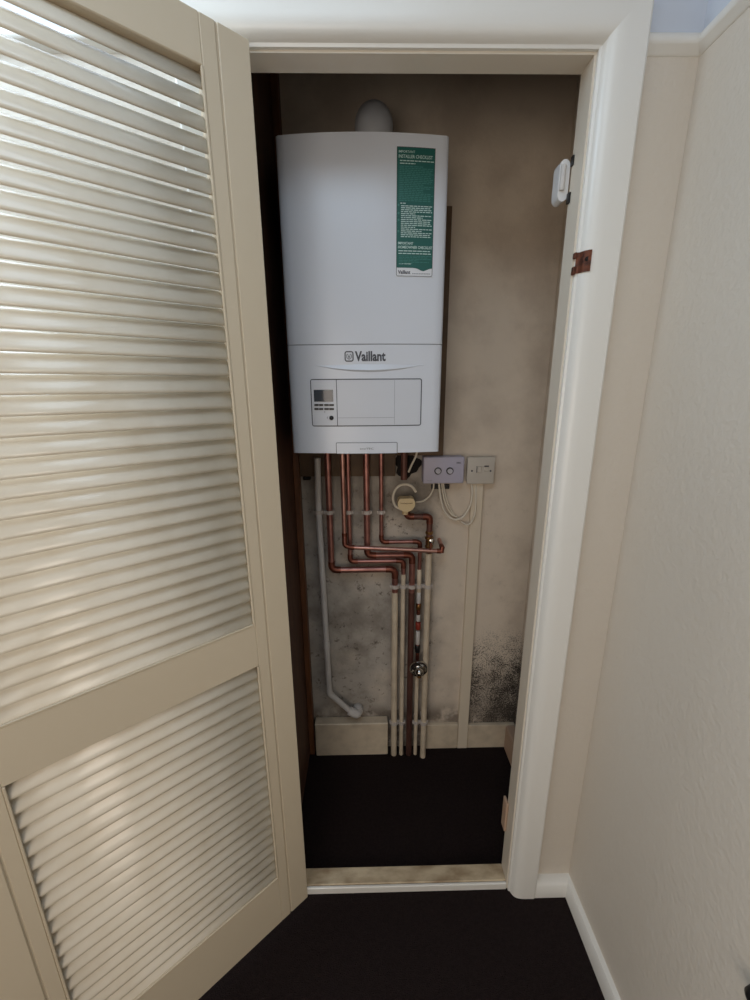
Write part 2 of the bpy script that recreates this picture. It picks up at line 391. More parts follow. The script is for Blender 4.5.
# ------------------------------------------------------------------ boiler
bX, bY, bZ, BW, BH = -0.5990, 0.2312, 1.2772, 0.3941, 0.7144
bul = 0.016
cxb = bX+BW/2
def yf(x):   # front skin of the boiler, gently bowed
    q = (x-cxb)/(BW/2); return bY-bul*(1-q*q)
BD = 0.480
boiler = empty('boiler', (cxb, BD, bZ))
tag(boiler, 'white wall hung gas boiler with green checklist label in cupboard', 'boiler')
def inv(o):
    """keep world placement while parented to an empty that is only moved"""
    o.location = -o.parent.location; return o
def bpart(name, bm, m, **kw): return inv(obj(name, bm, m, boiler, **kw))
def bowed(name, x0, x1, z0, z1, m, lift=0.0, depth=0.012, n=16, r=0.0):
    """panel that follows the bowed front"""
    bm = bmesh.new(); F_, B_ = [], []
    for j in range(2):
        F_.append([]); B_.append([])
        for i in range(n+1):
            x = x0+(x1-x0)*i/n; z = (z0, z1)[j]
            F_[j].append(bm.verts.new((x, yf(x)-lift, z))); B_[j].append(bm.verts.new((x, yf(x)-lift+depth, z)))
    for i in range(n):
        bm.faces.new((F_[0][i], F_[0][i+1], F_[1][i+1], F_[1][i])); bm.faces.new((B_[0][i], B_[1][i], B_[1][i+1], B_[0][i+1]))
        bm.faces.new((F_[0][i], B_[0][i], B_[0][i+1], F_[0][i+1])); bm.faces.new((F_[1][i], F_[1][i+1], B_[1][i+1], B_[1][i]))
    bm.faces.new((F_[0][0], F_[1][0], B_[1][0], B_[0][0])); bm.faces.new((F_[0][n], B_[0][n], B_[1][n], F_[1][n]))
    return bm
def zpx(x, y): return aty(x, y, bY-bul*0.8).z
def xpx(x, y): return aty(x, y, bY-bul*0.8).x
ZS = zpx(367, 344.3)      # seam between upper cover and lower fascia
def shell(z0, z1, m, name):
    bm = bmesh.new(); n = 24; r = 0.007; pl = []
    for i in range(n+1):
        x = bX+r+(BW-2*r)*i/n; pl.append((x, yf(x)))
    pl = [(bX, bY+r+0.004), (bX+0.0015, bY+0.004)]+pl+[(bX+BW-0.0015, bY+0.004), (bX+BW, bY+r+0.004), (bX+BW, BD), (bX, BD)]
    prism(bm, pl, lambda a, b, c: (a, b, c), z0, z1)
    return autosmooth(bpart(name, bm, m), 40)
shell(ZS+0.0012, bZ+BH, 'boiler', 'upper_cover'); shell(bZ, ZS-0.0012, 'boiler', 'lower_fascia')
bm = bmesh.new(); pl = [(bX+0.004, bY+0.01)]+[(bX+0.008+(BW-0.016)*i/16, yf(bX+0.008+(BW-0.016)*i/16)+0.003) for i in range(17)]+[(bX+BW-0.004, bY+0.01), (bX+BW-0.004, BD-0.01), (bX+0.004, BD-0.01)]
prism(bm, pl, lambda a, b, c: (a, b, c), ZS-0.0013, ZS+0.0013); bpart('seam', bm, 'soft_seam')
# sculpted crescent under the logo
bm = bmesh.new(); n = 30; xa, xb_ = xpx(312, 365), xpx(426, 364); zt = zpx(312, 364.6); zm = zpx(370, 370.2)
rows = []
for i in range(n+1):
    q = i/n; x = xa+(xb_-xa)*q; s = math.sin(math.pi*q); z = zt+(zm-zt)*(s**0.8)
    rows.append([bm.verts.new((x, yf(x)+0.0005, z+0.016*s)), bm.verts.new((x, yf(x)-0.0045*s-0.0002, z)), bm.verts.new((x, yf(x)+0.0005, z-0.0050*s-0.0002))])
for A, B in zip(rows, rows[1:]):
    for k in range(2): bm.faces.new((A[k], B[k], B[k+1], A[k+1]))
bpart('moulded_crescent', bm, 'boiler')
def rect_px(a, b, c, d): return xpx(a, (b+d)/2), xpx(c, (b+d)/2), zpx((a+c)/2, d), zpx((a+c)/2, b)
def outline(name, x0, x1, z0, z1, t, m, parent=boiler, lift=0.0006, r=0.006):
    """thin rounded frame line lying on the bowed front"""
    bm = bmesh.new(); P = []
    for cx, cz, a0 in ((x1-r, z1-r, 0), (x0+r, z1-r, 90), (x0+r, z0+r, 180), (x1-r, z0+r, 270)):
        for k in range(6):
            a = math.radians(a0+k*18); P.append((cx, cz, math.cos(a), math.sin(a)))
    dense = []
    for i in range(len(P)):
        a, b = P[i], P[(i+1) % len(P)]
        la = Vector((a[0]+a[2]*r, a[1]+a[3]*r)); lb = Vector((b[0]+b[2]*r, b[1]+b[3]*r))
        k = max(1, int((lb-la).length/0.012))
        for j in range(k):
            t_ = j/k; dense.append((a[0]*(1-t_)+b[0]*t_, a[1]*(1-t_)+b[1]*t_, a[2]*(1-t_)+b[2]*t_, a[3]*(1-t_)+b[3]*t_))
    O, I = [], []
    for cx, cz, c, s in dense:
        for L_, rr in ((O, r), (I, r-t)):
            x = cx+c*rr; L_.append(bm.verts.new((x, yf(x)-lift, cz+s*rr)))
    n = len(dense)
    for i in range(n): bm.faces.new((O[i], O[(i+1) % n], I[(i+1) % n], I[i]))
    return bm
PX0, PX1, PZ0, PZ1 = rect_px(310.8, 378.7, 421.8, 426.2)
bpart('panel_outline', outline('', PX0, PX1, PZ0, PZ1, 0.0024, 'seam'), 'seam')
xd = xpx(337, 402)
cp = bpart('control_panel', bowed('', PX0+0.003, xd-0.001, PZ0+0.003, PZ1-0.003, 'x', lift=0.0008, depth=0.004, n=6), 'boiler_flap')
def sub(parent, name, bm, m, **kw):
    o = obj(name, bm, m, parent, **kw); return o
xdz = rect_px(313.8, 389.8, 333.2, 401.6)
sub(cp, 'display', bowed('', *xdz, 'x', lift=0.0022, depth=0.003, n=4), 'lcd')
for (yy) in (405.0, 409.0):
    for (xa_, xb2) in ((314.3, 318.6), (319.1, 323.3), (324.3, 328.9), (329.3, 334.0)):
        q = rect_px(xa_, yy-0.95, xb2, yy+0.95)
        sub(cp, 'button', bowed('', *q, 'x', lift=0.0026, depth=0.003, n=2), 'black')
kx, kz = xpx(331.5, 417.9), zpx(331.5, 417.9)
sub(cp, 'power_button', lathe(bmesh.new(), [(0.0057, 0), (0.0055, -0.003), (0.0035, -0.0042), (0.0005, -0.0045)], (kx, yf(kx)-0.0008, kz)), 'black', smooth=True)
kx2, kz2 = xpx(327.3, 417.2), zpx(327.3, 418.6)
sub(cp, 'power_mark', bowed('', kx2-0.0005, kx2+0.0006, kz2, kz2+0.005, 'x', lift=0.0013, depth=0.001, n=1), 'logo')
kx2, kz2 = xpx(324.7, 412), zpx(324.7, 412)
sub(cp, 'mode_mark', bowed('', kx2-0.0013, kx2+0.0013, kz2-0.0008, kz2+0.0008, 'x', lift=0.0013, depth=0.001, n=1), 'logo')
bpart('panel_divider', bowed('', xd-0.0012, xd+0.0007, PZ0+0.002, PZ1-0.002, 'x', lift=0.0007, depth=0.002, n=1), 'seam')
fl = bpart('front_flap', bowed('', xd+0.0012, PX1-0.003, PZ0+0.003, PZ1-0.003, 'x', lift=0.0008, depth=0.004, n=10), 'boiler_flap')
xv = xpx(394.5, 402); zh = zpx(365, 417.6)
sub(fl, 'flap_line', bowed('', xv-0.0005, xv+0.0005, PZ0+0.004, PZ1-0.004, 'x', lift=0.0011, depth=0.001, n=1), 'soft_seam')
sub(fl, 'flap_line', bowed('', xd+0.002, xv-0.0006, zh-0.0005, zh+0.0005, 'x', lift=0.0011, depth=0.001, n=8), 'soft_seam')
# small flap at the bottom with its model lettering
q = rect_px(336.5, 442.6, 397, 450.9); q = (q[0], q[1], bZ-0.001, q[3])
lf = bpart('bottom_flap', bowed('', *q, 'x', lift=0.0016, depth=0.004, n=8), 'boiler')
bpart('bottom_flap_outline', outline('', q[0]-0.001, q[1]+0.001, q[2]-0.001, q[3]+0.001, 0.0014, 'seam', lift=0.0017, r=0.003), 'seam')
tx = xpx(360, 448)
inv(text_obj('lettering', 'ecoTEC', 'logo', (tx, 0, zpx(365, 449.2)), 0.0045, 0.036, boiler, depth=0.0022, ydir=yf))
# brand mark and lettering
lx0, lx1 = xpx(354.9, 356), xpx(385.6, 356); lz0, lz1 = zpx(370, 361.4), zpx(370, 351.2)
inv(text_obj('brand_lettering', 'Vaillant', 'logo', (lx0, 0, lz0), lz1-lz0, lx1-lx0, boiler, bold=0.035, ydir=yf, depth=0.0008))
ex0, ex1 = xpx(344.6, 356), xpx(353.6, 356); 
bm = outline('', ex0, ex1, lz0-0.0006, lz1+0.0002, 0.0028, 'x', lift=0.0009, r=0.0058)
em = bpart('brand_emblem', bm, 'logo')
mx = (ex0+ex1)/2; bm = bmesh.new(); ww = (ex1-ex0)/2
def ribbon(bm, pts, t, lift=0.0009):
    for (x0, z0), (x1, z1) in zip(pts, pts[1:]):
        d = Vector((x1-x0, z1-z0)); nn = Vector((-d.y, d.x)).normalized()*t/2
        bm.faces.new([bm.verts.new((a, yf(a)-lift, b)) for a, b in ((x0+nn.x, z0+nn.y), (x1+nn.x, z1+nn.y), (x1-nn.x, z1-nn.y), (x0-nn.x, z0-nn.y))])
zc_ = (lz0+lz1)/2
ribbon(bm, [(mx-ww*0.55, lz1-0.008), (mx-ww*0.5, zc_-0.003), (mx, lz0+0.005), (mx+ww*0.5, zc_-0.003), (mx+ww*0.55, lz1-0.008)], 0.0014)
ribbon(bm, [(mx-ww*0.5, lz1-0.006), (mx-ww*0.15, zc_+0.003)], 0.0013); ribbon(bm, [(mx+ww*0.5, lz1-0.006), (mx+ww*0.15, zc_+0.003)], 0.0013)
ribbon(bm, [(mx-ww*0.18, zc_+0.002), (mx, zc_-0.004), (mx+ww*0.18, zc_+0.002)], 0.0016)
bpart('emblem_drawing', bm, 'logo')

# checklist label
gx0, gz1 = xpx(396.2, 147), zpx(415, 146.8); gx1 = xpx(435.4, 150); gx0 = (xpx(396.2, 147)+xpx(396.6, 276))/2; gx1 = (xpx(435.4, 148)+xpx(433.2, 276))/2
gz0, gzw = zpx(415, 276.3), zpx(410, 268.0)
lab = bpart('checklist_label', bowed('', gx0-0.001, gx1+0.001, gz0-0.001, gz1+0.001, 'x', lift=0.0010, depth=0.002, n=6), 'paper')
lab['label'] = 'green and white installer checklist sticker'
GW = gx1-gx0
bm = bmesh.new(); pts = []; nn_ = 24
for i in range(nn_+1):
    q = i/nn_; dip = -0.0065*math.exp(-((q-0.74)/0.14)**2)+0.0005
    x = gx0+GW*q; pts.append((bm.verts.new((x, yf(x)-0.0013, gzw+dip)), bm.verts.new((x, yf(x)-0.0013, gz1))))
for a, b in zip(pts, pts[1:]): bm.faces.new((a[0], b[0], b[1], a[1]))
sub(lab, 'green_print', bm, 'green')
sub(lab, 'label_border', outline('', gx0, gx1, gz0, gz1, 0.0012, 'x', lift=0.0014, r=0.004), 'seam')
GH = gz1-gzw     # 0..1 from the top down
def gx(f): return gx0+GW*f
def gz(y): return gz1-(y-146.8)/(268.0-146.8)*GH
def lt(s, x0, x1, yt, yb, m='ink', name='label_text', bold=0.0):
    t = text_obj(name, s, m, (gx(x0), 0, gz(yb)), gz(yt)-gz(yb), GW*(x1-x0), lab, depth=0.0017, bold=bold, ydir=yf)
    return t
lt('IMPORTANT', 0.05, 0.47, 150.3, 152.6, bold=0.01)
lt('INSTALLER CHECKLIST', 0.05, 0.93, 154.3, 157.6, bold=0.01)
lt('IMPORTANT', 0.05, 0.46, 240.6, 243.4, bold=0.02)
lt('HOMEOWNER CHECKLIST', 0.05, 0.985, 244.6, 247.6, bold=0.02)
def lines(rows, m, name='small_print'):
    bm = bmesh.new()
    for y, x0, x1, h in rows:
        x = x0
        while x < x1-0.01:
            l = random.uniform(0.05, 0.13); xe = min(x+l, x1)
            a, b = gx(x), gx(xe); z0, z1 = gz(y+h), gz(y)
            bm.faces.new([bm.verts.new((p, yf(p)-0.0017, q)) for p, q in ((a, z0), (b, z0), (b, z1), (a, z1))])
            x = xe+0.018
    o = sub(lab, name, bm, m); return o
lines([(159.6, 0.08, 0.96, 0.9), (162.2, 0.08, 0.48, 0.9)], 'ink')
lines([(165+1.75*i, 0.07, random.choice([0.96, 0.9, 0.7]), 0.95) for i in range(20)], 'green_light')
lines([(201.0, 0.10, 0.24, 0.9)], 'ink')
lines([(203.6+1.95*i, 0.12, [0.96, 0.9, 0.93, 0.95, 0.5, 0.95, 0.7][i % 7], 0.85) for i in range(17)], 'ink')
lines([(249.5, 0.06, 0.92, 0.95), (252.2, 0.06, 0.97, 0.95)], 'ink')
lines([(254.9+1.6*i, 0.07, [0.97, 0.85, 0.95, 0.6, 0.9, 0.45][i], 0.8) for i in range(6)], 'green_light')
lines([(263.2, 0.07, 0.42, 0.8)], 'ink')
for yy in (203.2, 211.4, 218.2, 229.8):
    x = gx(0.055); sub(lab, 'list_number', lathe(bmesh.new(), [(0.0026, 0), (0.0024, -0.0003)], (x, yf(x)-0.0014, gz(yy)), n=12), 'green_light')
text_w = text_obj('brand_lettering', 'Vaillant', 'logo', (gx(0.05), 0, gz0+(gzw-gz0)*0.28), (gzw-gz0)*0.45, GW*0.34, lab, depth=0.0016, bold=0.03, ydir=yf)
bm = bmesh.new()
for i in range(11):
    a, b = gx(0.44+i*0.046), gx(0.44+i*0.046+0.036); z0 = gz0+(gzw-gz0)*0.28
    bm.faces.new([bm.verts.new((p, yf(p)-0.0016, q)) for p, q in ((a, z0), (b, z0), (b, z0+0.0022), (a, z0+0.0022))])
sub(lab, 'small_print', bm, 'soft_seam')
# flue out of the top
bm = lathe(bmesh.new(), [(0.064, 0), (0.064, 0.012), (0.052, 0.014), (0.052, 0.02)], (-0.374, 0.34, bZ+BH), 'Z', 32)
bpart('flue_collar', bm, 'flue')
bm = bmesh.new(); pp, _ = fillet([(-0.374, 0.34, bZ+BH+0.01), (-0.374, 0.34, bZ+BH+0.088), (-0.374, YB-0.001, bZ+BH+0.088)], 0.06)
autosmooth(bpart('flue_pipe', tube(bm, pp, 0.047, 28), 'flue'), 50)
# mounting board behind
pl = [(-0.626, 1.157), (-0.306, 1.155), (-0.305, 1.226), (-0.146, 1.224), (-0.146, 1.95), (-0.626, 1.95)]
mb = obj('backing_board', prism(bmesh.new(), pl, lambda a, b, c: (a, c, b), 0.492, YB-0.0005), 'board')
tag(mb, 'brown backing board screwed to cupboard wall behind the boiler', 'board')
tag(obj('timber_post', mkbox(XS+0.0005, -0.628, 0.480, YB-0.0005, 0.0, 2.27, bev=0.002), 'timber'), 'brown upright timber in the back left corner of cupboard', 'post')

# ------------------------------------------------------------------ pipes
def clip(parent, p, r, name='pipe_clip'):
    bm = bmesh.new()
    lathe(bm, [(r+0.0002, -0.0065), (r+0.0036, -0.0065), (r+0.0036, 0.0065), (r+0.0002, 0.0065)], p, 'Z', 16)
    box(bm, p[0]-r*0.75, p[0]+r*0.75, p[1]+r*0.6, YB, p[2]-0.005, p[2]+0.005)
    box(bm, p[0]-r-0.006, p[0]-r+0.001, p[1]-0.004, p[1]+0.006, p[2]-0.005, p[2]+0.005)
    box(bm, p[0]+r-0.001, p[0]+r+0.006, p[1]-0.004, p[1]+0.006, p[2]-0.005, p[2]+0.005)
    return inv(obj(name, bm, 'clip', parent))
def P(x, y, Y): return aty(x, y, Y)
def pipe(label, pts, r, m, bend=0.02, painted=None, clips=(), name='copper_pipe', mp='pipe_paint', fit='solder', cat='pipe', group=None, fit_on=True):
    base = Vector(pts[-1]); root = empty(name, (base.x, base.y, base.z)); tag(root, label, cat, group)
    path, arcs = fillet(pts, bend)
    inv(autosmooth(obj('pipe_run', tube(bmesh.new(), path, r, 16), m, root), 50))
    if fit_on:
        for a in arcs: inv(autosmooth(obj('elbow_fitting', tube(bmesh.new(), a, r+0.0013, 16), fit, root), 50))
    if painted:
        inv(autosmooth(obj('painted_length', tube(bmesh.new(), painted, r+0.0006, 16), mp, root), 50))
    for c in clips: clip(root, c, r+0.0006)
    return root
YP = 0.476
def vx(x, y0, Y, y):   # keeps a pipe plumb: x taken at (x, y0), height taken at y
    a = P(x, y0, Y); b = P(x, y, Y); return Vector((a.x, Y, b.z))
zb = bZ
def topz(v): return Vector((v.x, v.y, zb))
# 1: left 22 mm, goes right low down, painted below
Y = YP; a = vx(329.5, 512, Y, 570); c = vx(394.8, 600, Y, 570)
b = Vector((a.x, Y, a.z)); c = Vector((c.x, Y, a.z))
pipe('leftmost copper pipe below boiler, cream painted after its low bend', [topz(a), b, c, Vector((c.x, Y, P(394, 594, Y).z))], 0.011, 'copper', 0.022,
     painted=[Vector((c.x, Y, P(394, 592, Y).z)), Vector((c.x, Y, 0.001))],
     clips=[vx(329.5, 512, Y, 512), Vector((c.x, Y, P(394, 586, Y).z)), Vector((c.x, Y, P(394, 722, Y).z))])
# 2: 15 mm with the long run to the right, in front of the others
Y = 0.440; a = vx(343.8, 512, 0.454, 547); l0 = P(347, 546.5, Y); l1 = P(441.5, 551.2, Y)
a0 = Vector((a.x, 0.454, zb)); a1 = Vector((a.x, 0.454, l0.z+0.03)); a2 = Vector((a.x+0.001, Y, l0.z))
pipe('thin bright copper pipe running right across the others to a dark elbow in the wall', [a0, a1, a2+Vector((0, 0, 0.004)), l0+Vector((0.012, 0, -0.003)), l1, Vector((l1.x+0.002, Y+0.002, l1.z+0.012)), Vector((l1.x+0.004, YB-0.001, l1.z+0.014))], 0.0075, 'copper_bright', 0.012)
# 3: 15 mm
Y = YP; a = vx(349.0, 512, Y, 561.5); c = vx(403.0, 600, Y, 561.5); c.z = a.z
p3 = pipe('third copper pipe from left, thin, white painted below the nested bends', [topz(a), a, c, Vector((c.x, Y, P(403, 582, Y).z))], 0.0078, 'copper', 0.016,
     painted=[Vector((c.x, Y, P(403, 574, Y).z)), Vector((c.x, Y, 0.001))],
     clips=[vx(349, 512, Y, 512), Vector((c.x, Y, P(403, 586, Y).z)), Vector((c.x, Y, P(403, 722, Y).z))])
# 4: 22 mm, unpainted to the floor
a = vx(366.8, 512, Y, 555.4); c = vx(411.6, 590, Y, 555.4); c.z = a.z
p4 = pipe('thick copper pipe left bare and brown all the way to the floor', [topz(a), a, c, Vector((c.x, Y, P(411, 592, Y).z))], 0.0108, 'copper', 0.02,
     painted=[Vector((c.x, Y, P(411, 592, Y).z)), Vector((c.x, Y, 0.001))], mp='copper_dark',
     clips=[vx(366.8, 512, Y, 512), Vector((c.x, Y, P(411, 586, Y).z))])
# 5: 15 mm, short run right, then down to the chrome valve
a = vx(381.3, 512, Y, 542); c = vx(419.0, 586, Y, 542.5); c.z = a.z
x5 = c.x; e5 = Vector((c.x, Y, P(419, 571, Y).z))
p5 = pipe('thin copper pipe feeding the chrome pressure valve', [topz(a), a, c, e5], 0.0072, 'copper', 0.016,
     clips=[vx(381.3, 512, Y, 512), Vector((x5, Y, P(419, 586, Y).z)), Vector((x5, Y, P(419, 722, Y).z))])
def seg5(name, y0, y1, r, m):
    return inv(autosmooth(obj(name, lathe(bmesh.new(), [(r*0.85, 0), (r, 0.002), (r, P(419, y0, Y).z-P(419, y1, Y).z-0.002), (r*0.85, P(419, y0, Y).z-P(419, y1, Y).z)], (x5, Y, P(419, y1, Y).z), 'Z', 16), m, p5), 40))
seg5('worn_painted_length', 569, 592, 0.0082, 'pipe_paint')
seg5('painted_sleeve', 592, 603, 0.0078, 'pvc'); seg5('tarnished_length', 603, 620, 0.0072, 'solder')
seg5('compression_nut', 604, 609, 0.0098, 'brass'); seg5('painted_sleeve', 614, 621, 0.0078, 'pvc')
seg5('red_lever', 622, 629, 0.0098, 'red'); seg5('painted_sleeve', 631, 644, 0.0080, 'pvc')
seg5('compression_nut', 645, 652, 0.0098, 'black'); seg5('tarnished_length', 644, 660, 0.0070, 'solder')
inv(autosmooth(obj('painted_length', tube(bmesh.new(), [(x5, Y, P(419, 672, Y).z), (x5, Y, 0.001)], 0.0076, 16), 'pipe_paint', p5), 50))
# chrome valve
vc = P(418.7, 668.5, 0.445)
vroot = empty('pressure_valve', vc); tag(vroot, 'round chrome pressure valve with pointed dome among the lower pipes', 'valve')
R_ = 0.034
inv(autosmooth(obj('disc_plate', lathe(bmesh.new(), [(0.010, 0.022), (0.012, 0.012), (R_*0.9, 0.008), (R_, 0.003), (R_, -0.003), (R_*0.93, -0.006), (R_*0.88, -0.003), (R_*0.6, -0.004), (0.014, -0.006)], vc, 'Y', 32), 'chrome', vroot), 40))
v2 = vc+Vector((0, -0.004, -0.004))
inv(autosmooth(obj('dome', lathe(bmesh.new(), [(0.017, 0.0), (0.0175, -0.006), (0.016, -0.014), (0.012, -0.021), (0.006, -0.026), (0.001, -0.027)], v2, 'Y', 28), 'chrome', vroot), 60))
inv(autosmooth(obj('outlet', tube(bmesh.new(), [v2+Vector((0, -0.012, -0.006)), v2+Vector((0, -0.016, -0.020))], 0.008, 16), 'brass', vroot), 50))
# 6: gas or heating pipe with motorised valve head, elbow and lever valve
Y = 0.462
g0 = P(403.6, 453, Y); g0.z = zb; g1 = vx(404, 470, Y, 479.5)
pipe('short copper stub under boiler ending above the cable ring', [Vector((g1.x, Y, zb)), g1], 0.0108, 'copper_dark', clips=[])
c6 = vx(428.5, 560, Y, 517.5); h0 = P(404, 508, Y); h1 = P(407, 516.5, Y)
h1 = Vector((h1.x, Y, h1.z)); c6.z = h1.z-0.002
p6 = pipe('rightmost pipe with valve head on top, painted cream below lever valve', [Vector((h1.x, Y, h0.z)), h1, c6, Vector((c6.x, Y, P(428, 552, Y).z))], 0.0105, 'copper_dark', 0.013,
     painted=[Vector((c6.x, Y, P(428, 553, Y).z)), Vector((c6.x, Y, 0.001))],
     clips=[Vector((c6.x, Y, P(428, 586, Y).z)), Vector((c6.x, Y, P(428, 722, Y).z))])
def zz(y): return P(428, y, Y).z
inv(autosmooth(obj('lever_valve_body', lathe(bmesh.new(), [(0.011, 0), (0.0145, 0.002), (0.0145, 0.010), (0.0115, 0.013), (0.0125, 0.022), (0.0115, 0.031), (0.0145, 0.034), (0.0145, 0.042), (0.011, 0.044)], (c6.x, Y, zz(548)), 'Z', 6), 'brass', p6), 30))
inv(autosmooth(obj('valve_spindle', lathe(bmesh.new(), [(0.006, 0), (0.006, -0.012), (0.009, -0.013), (0.009, -0.018), (0.004, -0.020)], (c6.x+0.005, Y-0.008, zz(539)), 'Y', 16), 'chrome', p6), 30))
inv(autosmooth(obj('valve_lever', tube(bmesh.new(), [(c6.x+0.005, Y-0.024, zz(539)), (c6.x+0.001, Y-0.026, zz(546)), (c6.x-0.003, Y-0.024, zz(551))], [0.004, 0.0035, 0.003], 8), 'solder', p6), 50))
inv(autosmooth(obj('compression_nut', lathe(bmesh.new(), [(0.0115, 0), (0.0135, 0.002), (0.0135, 0.009), (0.0115, 0.011)], (c6.x, Y, zz(534)), 'Z', 6), 'brass', p6), 30))
# valve head: round yellowed actuator
vh = P(406, 502.5, 0.438)
hr = empty('valve_actuator', vh); tag(hr, 'yellowed round plastic valve head inside the looped cable', 'valve')
bm = bmesh.new(); pl = []
for k in range(24):
    a = 2*math.pi*k/24; x, z = math.cos(a)*0.0285, math.sin(a)*0.0275; z = min(z, 0.018); pl.append((x, z))
prism(bm, pl, lambda a, b, c: (vh.x+a, c, vh.z+b), vh.y-0.018, vh.y+0.018)
bmesh.ops.bevel(bm, geom=[e for e in bm.edges if len(e.link_faces) == 2 and e.calc_face_angle(0) > 1.2], offset=0.004, segments=2, affect='EDGES')
inv(autosmooth(obj('head_cap', bm, 'valve_head', hr), 35))
inv(obj('neck', lathe(bmesh.new(), [(0.010, -0.030), (0.010, 0.0)], (vh.x-0.002, vh.y+0.006, vh.z-0.012), 'Z', 16), 'valve_head', hr))
inv(text_obj('lettering', 'honeywell', 'rust', (vh.x-0.019, vh.y-0.018, vh.z-0.001), 0.0052, 0.038, hr, depth=0.0006, bold=0.01))
# white waste pipe with wall elbow at its foot
Y = 0.478
w0 = P(317.3, 458, Y); w1 = P(318.6, 512, Y); w2 = P(326.6, 645, Y); w3 = P(329.6, 693.4, Y); w4 = P(352, 712.5, Y)
wp = pipe('white plastic waste pipe bending to a round wall elbow at lower left', [w0, w1, w2, w3, w4], 0.0108, 'pvc', 0.012, name='waste_pipe', fit='pvc',
          clips=[w1])
inv(autosmooth(obj('coupling', tube(bmesh.new(), [P(326.3, 641, Y), P(326.7, 648, Y)], 0.0128, 16), 'pvc', wp), 50))
e = P(357.5, 714, Y)
inv(autosmooth(obj('wall_elbow', tube(bmesh.new(), fillet([w4-Vector((0.012, 0, -0.010)), e+Vector((0, -0.004, 0)), Vector((e.x+0.003, YB, e.z+0.002))], 0.012)[0], 0.0165, 20), 'pvc', wp), 50))
inv(autosmooth(obj('elbow_collar', lathe(bmesh.new(), [(0.0195, -0.010), (0.0205, -0.004), (0.0205, 0.010), (0.0185, 0.0155)], (e.x+0.001, YB-0.016, e.z+0.001), 'Y', 24), 'pvc', wp), 50))

# ------------------------------------------------------------------ electrics
def plate(name, x0, y0, x1, y1, Yf, Yb, m, bev):
    a, b = P(x0, (y0+y1)/2, Yf), P(x1, (y0+y1)/2, Yf); t, q = P((x0+x1)/2, y0, Yf), P((x0+x1)/2, y1, Yf)
    return a.x, b.x, Yf, Yb, q.z, t.z
# junction box with two round dials
Yf = 0.466; B = plate('', 423.4, 457.2, 464.2, 483.6, Yf, YB, '', 0)
jb = empty('control_box', ((B[0]+B[1])/2, YB, B[4])); tag(jb, 'lilac grey heating control box with two round dials', 'control box')
inv(autosmooth(obj('case', mkbox(B[0], B[1], Yf, YB-0.0005, B[4], B[5], bev=0.004, seg=3), 'control', jb), 40))
for px in (437.8, 449.7):
    c = P(px, 470.8, Yf)
    d = inv(autosmooth(obj('dial', lathe(bmesh.new(), [(0.0118, 0.002), (0.0118, -0.004), (0.0100, -0.0045)], (c.x, Yf, c.z), 'Y', 28), 'black', jb), 40))
    f2 = obj('dial_face', lathe(bmesh.new(), [(0.0088, -0.003), (0.0088, -0.009), (0.0075, -0.0105), (0.0010, -0.0107)], (c.x, Yf, c.z), 'Y', 28), 'knob_face', d); autosmooth(f2, 40)
c = P(456.6, 463.6, Yf); inv(text_obj('lettering', 'KMC', 'logo', (c.x, Yf, c.z), 0.0050, 0.0150, jb, depth=0.0006, bold=0.03))
c = P(427, 480.8, Yf); inv(text_obj('lettering', 'control', 'logo', (c.x, Yf, c.z), 0.0024, 0.017, jb, depth=0.0006))
# fused switch
Yf = 0.481; B = plate('', 467.3, 457.2, 494.6, 484.0, Yf, YB, '', 0)
sw = empty('fused_switch', ((B[0]+B[1])/2, YB, B[4])); tag(sw, 'square cream fused wall switch right of the control box', 'switch')
inv(autosmooth(obj('back_box', mkbox(B[0]+0.003, B[1]-0.003, Yf+0.008, YB-0.0005, B[4]+0.003, B[5]-0.003, bev=0.002), 'switch', sw), 40))
inv(autosmooth(obj('face_plate', mkbox(B[0], B[1], Yf, Yf+0.0075, B[4], B[5], bev=0.0025, seg=3), 'switch', sw), 40))
for px in (471.9, 490.5):
    c = P(px, 470.9, Yf)
    inv(obj('screw', lathe(bmesh.new(), [(0.0032, 0.001), (0.0032, -0.001), (0.002, -0.0014)], (c.x, Yf, c.z), 'Y', 14), 'logo', sw))
c = P(479.2, 469.4, Yf); rk = inv(autosmooth(obj('rocker', mkbox(c.x-0.007, c.x+0.007, Yf-0.004, Yf+0.001, c.z-0.011, c.z+0.011, bev=0.0015), 'switch', sw), 30))
inv(obj('rocker_gap', mkbox(c.x-0.0092, c.x-0.0072, Yf-0.0006, Yf+0.001, c.z-0.011, c.z+0.011), 'logo', sw))
c = P(486.3, 469.0, Yf); inv(autosmooth(obj('fuse_carrier', mkbox(c.x-0.0075, c.x+0.0075, Yf-0.003, Yf+0.001, c.z-0.008, c.z+0.008, bev=0.001), 'switch', sw), 30))
inv(obj('fuse_mark', mkbox(c.x-0.0075, c.x+0.0075, Yf-0.0034, Yf, c.z+0.0085, c.z+0.0115), 'logo', sw))
# trunking from the switch to the floor
tr = obj('cable_trunking', mkbox(-0.0415, -0.0015, 0.496, YB-0.0005, 0.001, B[4]+0.001, bev=0.0015), 'trunk')
tag(tr, 'cream vertical cable trunking from the wall switch down to the floor', 'trunking')
